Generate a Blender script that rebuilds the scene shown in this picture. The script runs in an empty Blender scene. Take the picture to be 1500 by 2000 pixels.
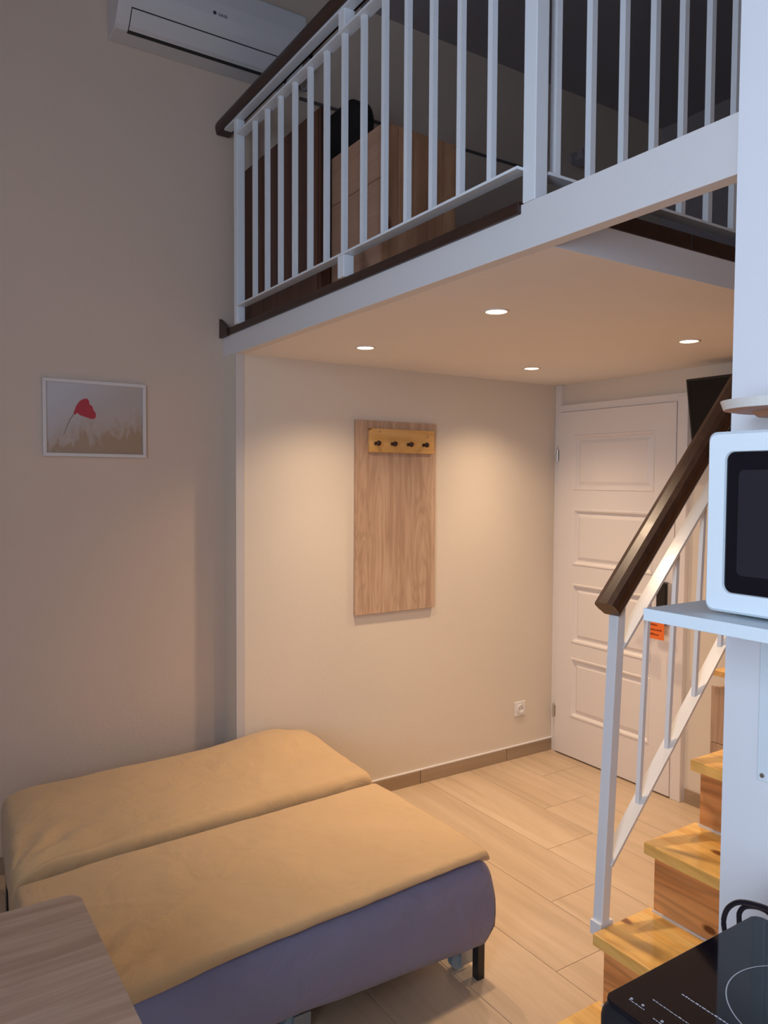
import bpy, bmesh, math, random
from mathutils import Matrix, Vector, noise
PI = math.pi
S = bpy.context.scene
COL = S.collection

# ------------------------------------------------------------------ camera
cam_d = bpy.data.cameras.new('camera')
cam = bpy.data.objects.new('camera', cam_d)
COL.objects.link(cam)
cam_d.sensor_fit = 'VERTICAL'
cam_d.sensor_height = 36.0
cam_d.sensor_width = 27.0
cam_d.lens = 1484.867 / 2000 * 36
cam_d.clip_start = 0.02
rr = Vector((0.5459667, 0.8377872, 0.0057463))
uu = Vector((-0.0381280, 0.0179943, 0.9991108))
ff = Vector((-0.8369388, 0.5457004, -0.0417675))
M = Matrix((( rr.x, uu.x, -ff.x, 3.16609), (rr.y, uu.y, -ff.y, -3.26653), (rr.z, uu.z, -ff.z, 1.57853), (0, 0, 0, 1)))
cam.matrix_world = M
S.camera = cam

# ------------------------------------------------------------------ world, daylight, exposure
w = bpy.data.worlds.new('sky')
S.world = w
w.use_nodes = True
w.node_tree.nodes['Background'].inputs[0].default_value = (0.42, 0.66, 1.0, 1)
w.node_tree.nodes['Background'].inputs[1].default_value = 1.0

def area_light(name, loc, rot, sx, sy, col, energy):
    l = bpy.data.lights.new(name, 'AREA')
    l.shape = 'RECTANGLE'; l.size = sx; l.size_y = sy
    l.color = col; l.energy = energy
    o = bpy.data.objects.new(name, l); COL.objects.link(o)
    o.location = loc; o.rotation_euler = rot
    return o
DAY = area_light('window_daylight', (3.25, -4.86, 1.85), (PI/2, 0, 0), 1.05, 1.7, (0.64, 0.79, 1.0), 71.0)
SPOT_E = 49.0
SPOT_COL = (1.0, 0.74, 0.50)

vs = S.view_settings
vs.view_transform = 'Standard'
vs.look = 'None'
vs.exposure = 0.0
vs.gamma = 1.0
vs.use_curve_mapping = False

# ------------------------------------------------------------------ materials
def newmat(name, col=(0.8, 0.8, 0.8), rough=0.5, metal=0.0, spec=None, coat=0.0):
    m = bpy.data.materials.new(name); m.use_nodes = True
    b = m.node_tree.nodes['Principled BSDF']
    b.inputs['Base Color'].default_value = (*col, 1)
    b.inputs['Roughness'].default_value = rough
    b.inputs['Metallic'].default_value = metal
    if spec is not None: b.inputs['Specular IOR Level'].default_value = spec
    if coat: b.inputs['Coat Weight'].default_value = coat
    return m, m.node_tree, b
def N(nt, t, **kw):
    n = nt.nodes.new(t)
    for k, v in kw.items(): setattr(n, k, v)
    return n
def coords(nt, scale=(1, 1, 1), rnd=True, kind='Object'):
    tc = N(nt, 'ShaderNodeTexCoord')
    mp = N(nt, 'ShaderNodeMapping'); mp.inputs['Scale'].default_value = scale
    if rnd:
        oi = N(nt, 'ShaderNodeObjectInfo')
        mu = N(nt, 'ShaderNodeMath', operation='MULTIPLY'); mu.inputs[1].default_value = 37.0
        nt.links.new(oi.outputs['Random'], mu.inputs[0])
        ad = N(nt, 'ShaderNodeVectorMath', operation='ADD')
        nt.links.new(tc.outputs[kind], ad.inputs[0]); nt.links.new(mu.outputs[0], ad.inputs[1])
        nt.links.new(ad.outputs[0], mp.inputs['Vector'])
    else:
        nt.links.new(tc.outputs[kind], mp.inputs['Vector'])
    return mp
def ramp(nt, stops):
    r = N(nt, 'ShaderNodeValToRGB')
    e = r.color_ramp.elements
    e[0].position = stops[0][0]; e[0].color = (*stops[0][1], 1)
    e[1].position = stops[-1][0]; e[1].color = (*stops[-1][1], 1)
    for p, c in stops[1:-1]:
        x = e.new(p); x.color = (*c, 1)
    return r
def bump(nt, b, src, strength=0.2, dist=0.002):
    bp = N(nt, 'ShaderNodeBump'); bp.inputs['Strength'].default_value = strength; bp.inputs['Distance'].default_value = dist
    nt.links.new(src, bp.inputs['Height']); nt.links.new(bp.outputs[0], b.inputs['Normal'])

def mat_paint(name, col, rough=0.7, bs=0.15, scale=90, spec=None):
    m, nt, b = newmat(name, col, rough, spec=spec)
    mp = coords(nt, rnd=False)
    n = N(nt, 'ShaderNodeTexNoise'); n.inputs['Scale'].default_value = scale; n.inputs['Detail'].default_value = 3
    nt.links.new(mp.outputs[0], n.inputs['Vector'])
    bump(nt, b, n.outputs['Fac'], bs, 0.004)
    n2 = N(nt, 'ShaderNodeTexNoise'); n2.inputs['Scale'].default_value = 1.3; n2.inputs['Detail'].default_value = 4
    nt.links.new(mp.outputs[0], n2.inputs['Vector'])
    r = ramp(nt, [(0.3, tuple(c*0.965 for c in col)), (0.7, col)])
    nt.links.new(n2.outputs['Fac'], r.inputs[0]); nt.links.new(r.outputs[0], b.inputs['Base Color'])
    return m
def mat_wood(name, dark, mid, light, axis='z', rough=0.45, scale=1.0, knots=0.0, knotcol=None, streak=0.0, spec=None, coat=0.0, bs=0.1, across=26, along=1.6, lohi=(0.25, 0.75), blotch=0.0, plane='xy'):
    m, nt, b = newmat(name, mid, rough, spec=spec, coat=coat)
    s = [across*scale]*3; s['xyz'.index(axis)] = along*scale
    mp = coords(nt, tuple(s))
    n = N(nt, 'ShaderNodeTexNoise'); n.inputs['Scale'].default_value = 1.0; n.inputs['Detail'].default_value = 6; n.inputs['Distortion'].default_value = 0.8
    nt.links.new(mp.outputs[0], n.inputs['Vector'])
    r = ramp(nt, [(lohi[0], dark), (0.5, mid), (lohi[1], light)])
    nt.links.new(n.outputs['Fac'], r.inputs[0])
    out = r.outputs[0]
    if streak:
        s2 = [5.0*scale]*3; s2['xyz'.index(axis)] = 0.7*scale
        mp2 = coords(nt, tuple(s2))
        n2 = N(nt, 'ShaderNodeTexNoise'); n2.inputs['Scale'].default_value = 1.0; n2.inputs['Detail'].default_value = 3; n2.inputs['Distortion'].default_value = 1.6
        nt.links.new(mp2.outputs[0], n2.inputs['Vector'])
        # contour lines of a smooth field = cathedral grain
        mm = N(nt, 'ShaderNodeMath', operation='MULTIPLY'); mm.inputs[1].default_value = 13.0
        nt.links.new(n2.outputs['Fac'], mm.inputs[0])
        fr = N(nt, 'ShaderNodeMath', operation='PINGPONG'); fr.inputs[1].default_value = 0.5
        nt.links.new(mm.outputs[0], fr.inputs[0])
        r2 = ramp(nt, [(0.0, (1-streak,)*3), (0.35, (1, 1, 1))])
        nt.links.new(fr.outputs[0], r2.inputs[0])
        mx = N(nt, 'ShaderNodeMixRGB', blend_type='MULTIPLY'); mx.inputs[0].default_value = 1.0
        nt.links.new(out, mx.inputs[1]); nt.links.new(r2.outputs[0], mx.inputs[2])
        out = mx.outputs[0]
    if blotch:
        s2 = [3.0]*3; s2['xyz'.index(axis)] = 1.0
        mp4 = coords(nt, tuple(s2))
        n4 = N(nt, 'ShaderNodeTexNoise'); n4.inputs['Scale'].default_value = 1.0; n4.inputs['Detail'].default_value = 2
        nt.links.new(mp4.outputs[0], n4.inputs['Vector'])
        r4 = ramp(nt, [(0.3, (1-blotch,)*3), (0.7, (1, 1, 1))])
        nt.links.new(n4.outputs['Fac'], r4.inputs[0])
        mx = N(nt, 'ShaderNodeMixRGB', blend_type='MULTIPLY'); mx.inputs[0].default_value = 1.0
        nt.links.new(out, mx.inputs[1]); nt.links.new(r4.outputs[0], mx.inputs[2])
        out = mx.outputs[0]
    if knots:
        s3 = [7.0]*3; s3['xyz'.index(axis)] = 3.6
        mp3 = coords(nt, tuple(s3))
        v = N(nt, 'ShaderNodeTexVoronoi'); v.voronoi_dimensions = '2D'; v.inputs['Scale'].default_value = 1.0
        sx3 = N(nt, 'ShaderNodeSeparateXYZ'); cx3 = N(nt, 'ShaderNodeCombineXYZ'); nt.links.new(mp3.outputs[0], sx3.inputs[0])
        for k3 in (0, 1): nt.links.new(sx3.outputs['xyz'.index(plane[k3])], cx3.inputs[k3])
        nt.links.new(cx3.outputs[0], v.inputs['Vector'])
        lt = N(nt, 'ShaderNodeValToRGB'); lt.color_ramp.elements[0].position = knots*0.5; lt.color_ramp.elements[0].color = (1, 1, 1, 1)
        lt.color_ramp.elements[1].position = knots; lt.color_ramp.elements[1].color = (0, 0, 0, 1)
        nt.links.new(v.outputs['Distance'], lt.inputs[0])
        # only some of the cells carry a knot
        sep = N(nt, 'ShaderNodeSeparateColor'); nt.links.new(v.outputs['Color'], sep.inputs[0])
        g = N(nt, 'ShaderNodeMath', operation='GREATER_THAN'); g.inputs[1].default_value = 0.25
        nt.links.new(sep.outputs[0], g.inputs[0])
        mu = N(nt, 'ShaderNodeMath', operation='MULTIPLY'); nt.links.new(lt.outputs[0], mu.inputs[0]); nt.links.new(g.outputs[0], mu.inputs[1])
        mx = N(nt, 'ShaderNodeMixRGB'); nt.links.new(mu.outputs[0], mx.inputs[0]); nt.links.new(out, mx.inputs[1])
        mx.inputs[2].default_value = (*(knotcol or (0.12, 0.04, 0.015)), 1)
        out = mx.outputs[0]
    nt.links.new(out, b.inputs['Base Color'])
    bump(nt, b, n.outputs['Fac'], bs, 0.0015)
    return m
def mat_cloth(name, col, rough=0.9, wr=0.35, wscale=5.0, sheen=0.2, spec=0.2, crease=0.45):
    m, nt, b = newmat(name, col, rough, spec=spec)
    b.inputs['Sheen Weight'].default_value = sheen
    mp = coords(nt, (1.6, 1.6, 1.6), rnd=True)
    n = N(nt, 'ShaderNodeTexNoise'); n.inputs['Scale'].default_value = wscale; n.inputs['Detail'].default_value = 5; n.inputs['Distortion'].default_value = 1.8
    nt.links.new(mp.outputs[0], n.inputs['Vector'])
    rd = N(nt, 'ShaderNodeTexNoise'); rd.noise_type = 'RIDGED_MULTIFRACTAL'; rd.inputs['Scale'].default_value = 1.9; rd.inputs['Detail'].default_value = 3; rd.inputs['Distortion'].default_value = 0.9
    rd.inputs['Roughness'].default_value = 0.45
    nt.links.new(mp.outputs[0], rd.inputs['Vector'])
    ms = N(nt, 'ShaderNodeMath', operation='MULTIPLY_ADD'); ms.inputs[1].default_value = crease
    nt.links.new(rd.outputs['Fac'], ms.inputs[0]); nt.links.new(n.outputs['Fac'], ms.inputs[2])
    bump(nt, b, ms.outputs[0], wr, 0.02)
    n2 = N(nt, 'ShaderNodeTexNoise'); n2.inputs['Scale'].default_value = 3; n2.inputs['Detail'].default_value = 4
    nt.links.new(mp.outputs[0], n2.inputs['Vector'])
    r = ramp(nt, [(0.3, tuple(c*0.92 for c in col)), (0.7, col)])
    nt.links.new(n2.outputs['Fac'], r.inputs[0]); nt.links.new(r.outputs[0], b.inputs['Base Color'])
    return m
def mat_emit(name, col, s):
    m, nt, b = newmat(name, (0.9, 0.9, 0.9), 0.5)
    b.inputs['Emission Color'].default_value = (*col, 1); b.inputs['Emission Strength'].default_value = s
    return m

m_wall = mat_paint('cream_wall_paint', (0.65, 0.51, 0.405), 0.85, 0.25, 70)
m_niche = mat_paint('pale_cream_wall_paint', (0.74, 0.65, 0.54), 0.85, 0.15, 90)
m_ceil = mat_paint('ceiling_paint', (0.86, 0.82, 0.79), 0.9, 0.08)
m_white = mat_paint('white_wall_paint', (0.84, 0.84, 0.87), 0.8, 0.12, 60)
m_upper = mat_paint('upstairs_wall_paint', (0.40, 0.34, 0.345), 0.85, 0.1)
m_beam = mat_paint('beam_paint', (0.74, 0.71, 0.70), 0.75, 0.1)
m_gloss = mat_paint('white_gloss_paint', (0.81, 0.75, 0.71), 0.38, 0.03, 40)
m_metal = mat_paint('white_metal_paint', (0.82, 0.84, 0.87), 0.30, 0.04, 50)
m_barm = mat_paint('white_rail_bar_paint', (0.82, 0.78, 0.74), 0.28, 0.05, 50)
m_oak = mat_wood('sonoma_oak_decor', (0.42, 0.265, 0.17), (0.56, 0.375, 0.255), (0.66, 0.47, 0.33), 'z', 0.55, 1.0, streak=0.16, blotch=0.12)
m_oakx = mat_wood('sonoma_oak_table_decor', (0.31, 0.19, 0.125), (0.42, 0.27, 0.185), (0.51, 0.35, 0.25), 'y', 0.5, 1.0, streak=0.10, across=34)
m_pinehook = mat_wood('varnished_pine', (0.62, 0.33, 0.10), (0.74, 0.43, 0.15), (0.83, 0.52, 0.21), 'y', 0.35, 1.0, knots=0.09, knotcol=(0.3, 0.12, 0.03), plane='yz')
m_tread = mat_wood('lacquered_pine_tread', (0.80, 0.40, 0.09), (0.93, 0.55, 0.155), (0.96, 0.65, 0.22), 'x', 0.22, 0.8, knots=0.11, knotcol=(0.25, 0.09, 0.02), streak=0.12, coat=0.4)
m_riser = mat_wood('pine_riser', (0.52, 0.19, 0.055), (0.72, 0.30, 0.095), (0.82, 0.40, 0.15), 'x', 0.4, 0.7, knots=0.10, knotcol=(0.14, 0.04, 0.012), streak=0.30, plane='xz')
m_pinebox = mat_wood('raw_pine_board', (0.27, 0.12, 0.06), (0.39, 0.185, 0.095), (0.48, 0.26, 0.14), 'z', 0.6, 0.8, knots=0.12, knotcol=(0.12, 0.035, 0.012), streak=0.12, plane='yz')
m_pinefront = mat_wood('pale_pine_panel', (0.37, 0.20, 0.12), (0.41, 0.225, 0.14), (0.45, 0.26, 0.165), 'x', 0.6, 0.8, streak=0.05)
m_brown = mat_wood('brown_stained_wood', (0.055, 0.016, 0.006), (0.085, 0.026, 0.010), (0.12, 0.040, 0.015), 'z', 0.5, 0.6)
m_dark = mat_wood('dark_walnut_stain', (0.022, 0.008, 0.005), (0.036, 0.014, 0.009), (0.060, 0.026, 0.015), 'x', 0.45, 0.8, coat=0.05)
m_hand = mat_wood('dark_walnut_handrail', (0.026, 0.009, 0.005), (0.048, 0.018, 0.010), (0.078, 0.033, 0.017), 'z', 0.40, 0.9, coat=0.08)
m_tile = mat_wood('wood_look_floor_tile', (0.52, 0.385, 0.255), (0.62, 0.465, 0.315), (0.68, 0.525, 0.375), 'x', 0.33, 0.5, streak=0.05, across=22, along=1.0, blotch=0.08, bs=0.04)
m_base = mat_wood('wood_look_skirting_tile', (0.27, 0.19, 0.12), (0.35, 0.25, 0.165), (0.42, 0.31, 0.21), 'y', 0.4, 0.5, across=22, along=1.0)
m_grout = mat_paint('grout', (0.47, 0.36, 0.25), 0.9)
m_sheet = mat_cloth('tan_cotton', (0.60, 0.405, 0.215), 0.92, 0.62, 3.0, crease=0.7)
m_grey = mat_cloth('violet_grey_cover', (0.225, 0.222, 0.335), 0.72, 0.4, 4.0, sheen=0.1, spec=0.4, crease=0.15)
m_black = newmat('black_metal', (0.012, 0.012, 0.016), 0.35)[0]
m_caster = newmat('blue_grey_plastic', (0.30, 0.38, 0.42), 0.4)[0]
m_galv = newmat('galvanised_bracket', (0.42, 0.47, 0.50), 0.45, 0.6)[0]
m_ac = mat_paint('white_plastic_housing', (0.62, 0.60, 0.60), 0.4, 0.01)
m_mw = newmat('white_enamel', (0.80, 0.87, 0.91), 0.32)[0]
m_glass = newmat('black_glass', (0.006, 0.006, 0.010), 0.05, spec=0.42)[0]
m_glass2 = newmat('dark_mesh_window', (0.020, 0.019, 0.026), 0.25)[0]
m_shelf = newmat('white_laminate', (0.76, 0.83, 0.87), 0.42)[0]
m_counter = mat_paint('grey_worktop', (0.50, 0.48, 0.50), 0.4, 0.02)
m_tvs = newmat('tv_screen', (0.008, 0.007, 0.007), 0.55, spec=0.25)[0]
m_tvb = newmat('tv_black', (0.010, 0.009, 0.009), 0.30)[0]
m_socket = newmat('socket_plastic', (0.80, 0.77, 0.74), 0.35)[0]
m_hole = newmat('dark_hole', (0.02, 0.02, 0.02), 0.8)[0]
m_steel = newmat('steel', (0.55, 0.52, 0.48), 0.3, 0.9)[0]
m_orange = newmat('orange_card', (0.85, 0.17, 0.025), 0.6)[0]
m_ink = newmat('ink', (0.25, 0.04, 0.01), 0.7)[0]
m_print = newmat('pale_print', (0.55, 0.55, 0.58), 0.5)[0]
m_cord = newmat('black_rubber', (0.008, 0.008, 0.018), 0.35)[0]
m_knob = newmat('dark_bronze_knob', (0.035, 0.012, 0.012), 0.3)[0]
m_fab = newmat('black_fabric', (0.012, 0.009, 0.009), 0.8)[0]
m_lamp = mat_emit('lamp_glow', (1.0, 0.80, 0.55), 9.0)
m_trim = newmat('grey_white_trim', (0.58, 0.54, 0.52), 0.6)[0]
m_ledge = newmat('grey_ledge', (0.12, 0.10, 0.10), 0.7)[0]
m_ring = newmat('lamp_ring', (0.74, 0.66, 0.60), 0.4)[0]
m_paleedge = newmat('pale_tray_rim', (0.75, 0.70, 0.64), 0.45)[0]
m_trayw = mat_wood('reddish_wood', (0.32, 0.14, 0.08), (0.42, 0.2, 0.12), (0.5, 0.26, 0.16), 'x', 0.5)
m_white_fr = newmat('white_picture_frame', (0.66, 0.61, 0.58), 0.45)[0]
m_bead = newmat('white_sealant', (0.72, 0.66, 0.60), 0.4)[0]
m_cordw = newmat('white_cord', (0.6, 0.58, 0.58), 0.5)[0]

# ------------------------------------------------------------------ mesh helpers
def add_box(bm, x0, x1, y0, y1, z0, z1, bev=0.0, seg=2):
    vs_ = [bm.verts.new(p) for p in [(x0, y0, z0), (x1, y0, z0), (x1, y1, z0), (x0, y1, z0), (x0, y0, z1), (x1, y0, z1), (x1, y1, z1), (x0, y1, z1)]]
    fs = [bm.faces.new([vs_[i] for i in f]) for f in [(3, 2, 1, 0), (4, 5, 6, 7), (0, 1, 5, 4), (1, 2, 6, 5), (2, 3, 7, 6), (3, 0, 4, 7)]]
    if bev > 0:
        es = {e for f in fs for e in f.edges}
        bmesh.ops.bevel(bm, geom=list(es), offset=bev, segments=seg, affect='EDGES', profile=0.5)
    return vs_
def add_prism(bm, pts, axis, a0, a1, bev=0.0, seg=2):
    """polygon in the plane normal to axis (pts = the two other coordinates in xyz order), from a0 to a1"""
    def mk(p, a):
        if axis == 'x': return (a, p[0], p[1])
        if axis == 'y': return (p[0], a, p[1])
        return (p[0], p[1], a)
    A = [bm.verts.new(mk(p, a0)) for p in pts]; B = [bm.verts.new(mk(p, a1)) for p in pts]
    fs = [bm.faces.new(A), bm.faces.new(B[::-1])]
    n = len(pts)
    for i in range(n): fs.append(bm.faces.new([A[i], B[i], B[(i+1) % n], A[(i+1) % n]]))
    if bev > 0:
        es = {e for f in fs for e in f.edges}
        bmesh.ops.bevel(bm, geom=list(es), offset=bev, segments=seg, affect='EDGES', profile=0.5)
    bmesh.ops.recalc_face_normals(bm, faces=bm.faces)
def add_cyl(bm, c, axis, r0, r1, h, n=24):
    """frustum from c along axis"""
    d = {'x': Vector((1, 0, 0)), 'y': Vector((0, 1, 0)), 'z': Vector((0, 0, 1))}[axis] if isinstance(axis, str) else Vector(axis).normalized()
    q = d.to_track_quat('Z', 'Y').to_matrix().to_4x4()
    mt = Matrix.Translation(Vector(c) + d*h/2) @ q
    bmesh.ops.create_cone(bm, cap_ends=True, cap_tris=False, segments=n, radius1=max(r0, 1e-4), radius2=max(r1, 1e-4), depth=h, matrix=mt)
def add_tube(bm, pts, r, n=10, closed=False):
    pts = [Vector(p) for p in pts]; rings = []
    up = Vector((0, 0, 1))
    for i, p in enumerate(pts):
        a = pts[max(i-1, 0)]; b = pts[min(i+1, len(pts)-1)]
        t = (b-a).normalized()
        s = t.cross(up)
        if s.length < 1e-3: s = t.cross(Vector((1, 0, 0)))
        s.normalize(); u = s.cross(t).normalized()
        rings.append([bm.verts.new(p + r*(math.cos(2*PI*k/n)*s + math.sin(2*PI*k/n)*u)) for k in range(n)])
    for i in range(len(rings)-1):
        for k in range(n): bm.faces.new([rings[i][k], rings[i][(k+1) % n], rings[i+1][(k+1) % n], rings[i+1][k]])
    bm.faces.new(rings[0][::-1]); bm.faces.new(rings[-1])
def spline(ctrl, n=12):
    P = [Vector(p) for p in ctrl]; P = [P[0]*2-P[1]] + P + [P[-1]*2-P[-2]]
    out = []
    for i in range(1, len(P)-2):
        for k in range(n):
            t = k/n; a, b, c, d = P[i-1], P[i], P[i+1], P[i+2]
            out.append(0.5*((2*b)+(-a+c)*t+(2*a-5*b+4*c-d)*t*t+(-a+3*b-3*c+d)*t**3))
    out.append(P[-2]); return out
def obj(name, bm, mat, parent=None, smooth=False, label=None, origin=None):
    """link a bmesh (world coordinates) as one mesh object; origin moves its local frame"""
    bmesh.ops.recalc_face_normals(bm, faces=bm.faces)
    me = bpy.data.meshes.new(name)
    off = Vector(origin) if origin is not None else None
    if off is None and parent is not None: off = Vector(parent.get('_w', (0, 0, 0)))
    if off is None: off = Vector((0, 0, 0))
    if off.length > 0: bmesh.ops.translate(bm, verts=bm.verts, vec=-off)
    bm.to_mesh(me); bm.free()
    me.materials.append(mat)
    if smooth:
        for p in me.polygons: p.use_smooth = True
    o = bpy.data.objects.new(name, me); COL.objects.link(o)
    if parent is not None:
        o.parent = parent
        pw = Vector(parent.get('_w', (0, 0, 0)))
        o.location = off - pw
    else:
        o.location = off
    o['_w'] = tuple(off)
    if label: o['label'] = label
    return o
def BM(): return bmesh.new()
def box(name, x0, x1, y0, y1, z0, z1, mat, parent=None, bev=0.0, label=None, origin=None, smooth=False):
    bm = BM(); add_box(bm, x0, x1, y0, y1, z0, z1, bev)
    return obj(name, bm, mat, parent, smooth, label, origin)
def tag(o, label, cat, group=None, kind=None):
    if label: o['label'] = label
    if cat: o['category'] = cat
    if group: o['group'] = group
    if kind: o['kind'] = kind
    return o
def thing(name, label, cat, loc=(0, 0, 0), group=None, kind=None):
    o = bpy.data.objects.new(name, None); COL.objects.link(o)
    o.location = loc; o['_w'] = tuple(loc); o.empty_display_size = 0.05
    return tag(o, label, cat, group, kind)
def struct(o, label=None, cat=None):
    o['kind'] = 'structure'
    if label: o['label'] = label
    if cat: o['category'] = cat
    return o
def copy_tree(o, dv, label=None):
    c = o.copy(); COL.objects.link(c); c.location = Vector(o.location) + Vector(dv)
    if label: c['label'] = label
    def rec(src, dst):
        for ch in [k for k in src.children]:
            k = ch.copy(); COL.objects.link(k); k.parent = dst; rec(ch, k)
    rec(o, c)
    return c

# ------------------------------------------------------------------ room shell
XL, XR, YR, YB, ZC = -0.15, 3.9, -4.6, 1.08, 3.92
H = 2.13          # underside of the mezzanine
XS = 2.36         # face of the stair wall
fl = box('floor', XL-0.2, XR+0.2, YR-0.2, YB+0.2, -0.12, -0.003, m_grout); struct(fl, 'wood-look tiled floor', 'floor')
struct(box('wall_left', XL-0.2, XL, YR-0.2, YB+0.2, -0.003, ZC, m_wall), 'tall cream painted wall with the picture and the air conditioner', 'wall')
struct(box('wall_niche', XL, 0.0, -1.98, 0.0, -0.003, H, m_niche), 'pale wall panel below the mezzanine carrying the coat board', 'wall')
struct(box('wall_back', 0.0-0.001, XS, 0.0, 0.15, -0.003, H, m_niche), 'back wall with the white entrance door', 'wall')
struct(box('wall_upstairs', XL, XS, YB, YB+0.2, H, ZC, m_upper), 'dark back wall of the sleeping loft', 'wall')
struct(box('wall_stair', XS, XS+0.1, -1.88, YB, -0.003, ZC, m_niche), 'wall along the right side of the staircase', 'wall')
struct(box('wall_kitchen', XS, XR, -2.0, -1.88, -0.003, ZC, m_white), 'white kitchen wall end that hides the stairs', 'wall')
struct(box('wall_right', XR, XR+0.2, YR-0.2, -1.88, -0.003, ZC, m_white), 'right wall of the kitchen', 'wall')
bm = BM()
WX0, WX1, WZ0, WZ1 = 2.70, 3.80, 0.95, 2.75
add_box(bm, XL-0.2, WX0, YR-0.2, YR, -0.003, ZC); add_box(bm, WX1, XR+0.2, YR-0.2, YR, -0.003, ZC)
add_box(bm, WX0, WX1, YR-0.2, YR, -0.003, WZ0); add_box(bm, WX0, WX1, YR-0.2, YR, WZ1, ZC)
struct(obj('wall_rear', bm, m_wall), 'wall behind the viewer with the window', 'wall')
win = thing('window_1', 'white framed window behind the viewer', 'window', (3.15, YR-0.1, WZ0), kind='structure')
bm = BM()
for a, b, c, d in [(WX0, WX0+0.05, WZ0, WZ1), (WX1-0.05, WX1, WZ0, WZ1), (WX0+0.05, WX1-0.05, WZ0, WZ0+0.05), (WX0+0.05, WX1-0.05, WZ1-0.05, WZ1)]:
    add_box(bm, a, b, YR-0.15, YR-0.09, c, d)
obj('window_frame', bm, m_white, win)
gm, gnt, gb = newmat('window_pane', (1, 1, 1), 0.0)
tr = N(gnt, 'ShaderNodeBsdfTransparent'); mxs = N(gnt, 'ShaderNodeMixShader'); mxs.inputs[0].default_value = 0.06
gl = N(gnt, 'ShaderNodeBsdfGlossy'); gl.inputs['Roughness'].default_value = 0.02
gnt.links.new(tr.outputs[0], mxs.inputs[1]); gnt.links.new(gl.outputs[0], mxs.inputs[2])
gnt.links.new(mxs.outputs[0], gnt.nodes['Material Output'].inputs[0])
box('window_pane', WX0+0.05, WX1-0.05, YR-0.125, YR-0.121, WZ0+0.05, WZ1-0.05, gm, win)
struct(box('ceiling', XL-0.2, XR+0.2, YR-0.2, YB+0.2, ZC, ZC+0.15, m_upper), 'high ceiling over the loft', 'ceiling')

# floor tiles, laid along x in rows, each row shifted by a quarter
P_, G_ = 0.283, 0.0022
row = 0
random.seed(3)
tile_mesh = {}
y1 = -0.077+P_
while y1 > YR:
    y0 = y1-P_
    ya, yb = max(y0, YR), min(y1, 0.0)
    # joint phase: row with y in (-.36,-.077) starts at .27
    ph = 0.275 + 0.3*(row-1)
    x0 = ph - 1.2*math.ceil((ph-XL)/1.2)
    while x0 < XR:
        xa, xb = max(x0, XL), min(x0+1.2, XR)
        if xb-xa > 0.02 and yb-ya > 0.02 and not (ya >= -1.98 and xb <= 0.02):
            if ya >= -2.0 and xa < 0: xa = 0.0
            segs = [(xa, xb)]
            if yb > -1.99:
                segs = [(xa, min(xb, XS))] if xa < XS-0.02 else []
            for (sa, sb) in segs:
                bm = BM(); add_box(bm, sa+G_/2, sb-G_/2, ya+G_/2, yb-G_/2, -0.0035, 0.0)
                for f in bm.faces: pass
                obj('tile', bm, m_tile, fl, origin=((sa+sb)/2, (ya+yb)/2, 0))
        x0 += 1.2
    y1 = y0; row += 1

# skirting tiles
bs = thing('baseboard_left', 'wood-look tile skirting below the coat board', 'skirting', (0, -1.0, 0), kind='structure')
ys = [-1.98, -1.572, -0.972, -0.372, -0.012]
for a, b in zip(ys[:-1], ys[1:]):
    box('skirting_tile', 0.0, 0.009, a+0.002, b-0.002, 0.0, 0.07, m_base, bs, origin=(0, (a+b)/2, 0), bev=0.001)
box('grout_line', 0.0, 0.008, -1.98, -0.012, 0.070, 0.076, m_white, bs)
bs2 = thing('baseboard_back', 'short wood-look tile skirting between door casing and stairs', 'skirting', (1.2, 0, 0), kind='structure')
for a, b in [(0.888, 1.3), (1.3, 1.82)]:
    box('skirting_tile', a+0.002, b-0.002, -0.009, 0.0, 0.0, 0.07, m_base, bs2, bev=0.001)
bs3 = thing('baseboard_far', 'wood-look tile skirting behind the beds', 'skirting', (XL, -3, 0), kind='structure')
y = YR
while y < -2.0:
    box('skirting_tile', XL, XL+0.009, y+0.002, min(y+0.6, -1.98)-0.002, 0.0, 0.07, m_base, bs3, bev=0.001); y += 0.6
# corner strip of the projecting wall, and strip in the door corner
struct(box('trim_1', -0.004, 0.005, -1.984, -1.945, 0.0, H, m_trim), 'white corner strip on the edge of the coat board wall', 'trim')

# ------------------------------------------------------------------ mezzanine
mz = thing('mezzanine', 'white sleeping loft platform with dark wooden edge strip', 'mezzanine', (0.9, -1.98, H), kind='structure')
bm = BM(); add_box(bm, XL, 1.86, -1.945, YB, H, 2.235)
obj('platform', bm, m_ceil, mz)
box('front_beam', XL, XS, -1.983, -1.945, H, 2.24, m_beam, mz, bev=0.0015)
bm = BM(); add_box(bm, XL, 1.792, -1.993, -1.9, 2.218, 2.247, 0.002); obj('edge_strip', bm, m_dark, mz, label='dark brown wooden edge strip')
bm = BM(); add_prism(bm, [(XL, 2.216), (XL, 2.302), (XL+0.09, 2.247), (XL+0.09, 2.216)], 'y', -2.0, -1.985); obj('edge_strip_end', bm, m_dark, mz)
box('side_strip', 1.80, 1.868, -1.944, -1.43, 2.208, 2.250, m_dark, mz, bev=0.002)
box('side_strip', 1.80, 1.868, -1.427, YB, 2.208, 2.250, m_dark, mz, bev=0.002)
box('side_face', 1.86, 1.864, -1.944, YB, H, 2.208, m_white, mz)
box('loft_floor', XL, 1.80, -1.9, YB, 2.235, 2.240, m_dark, mz)

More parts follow.
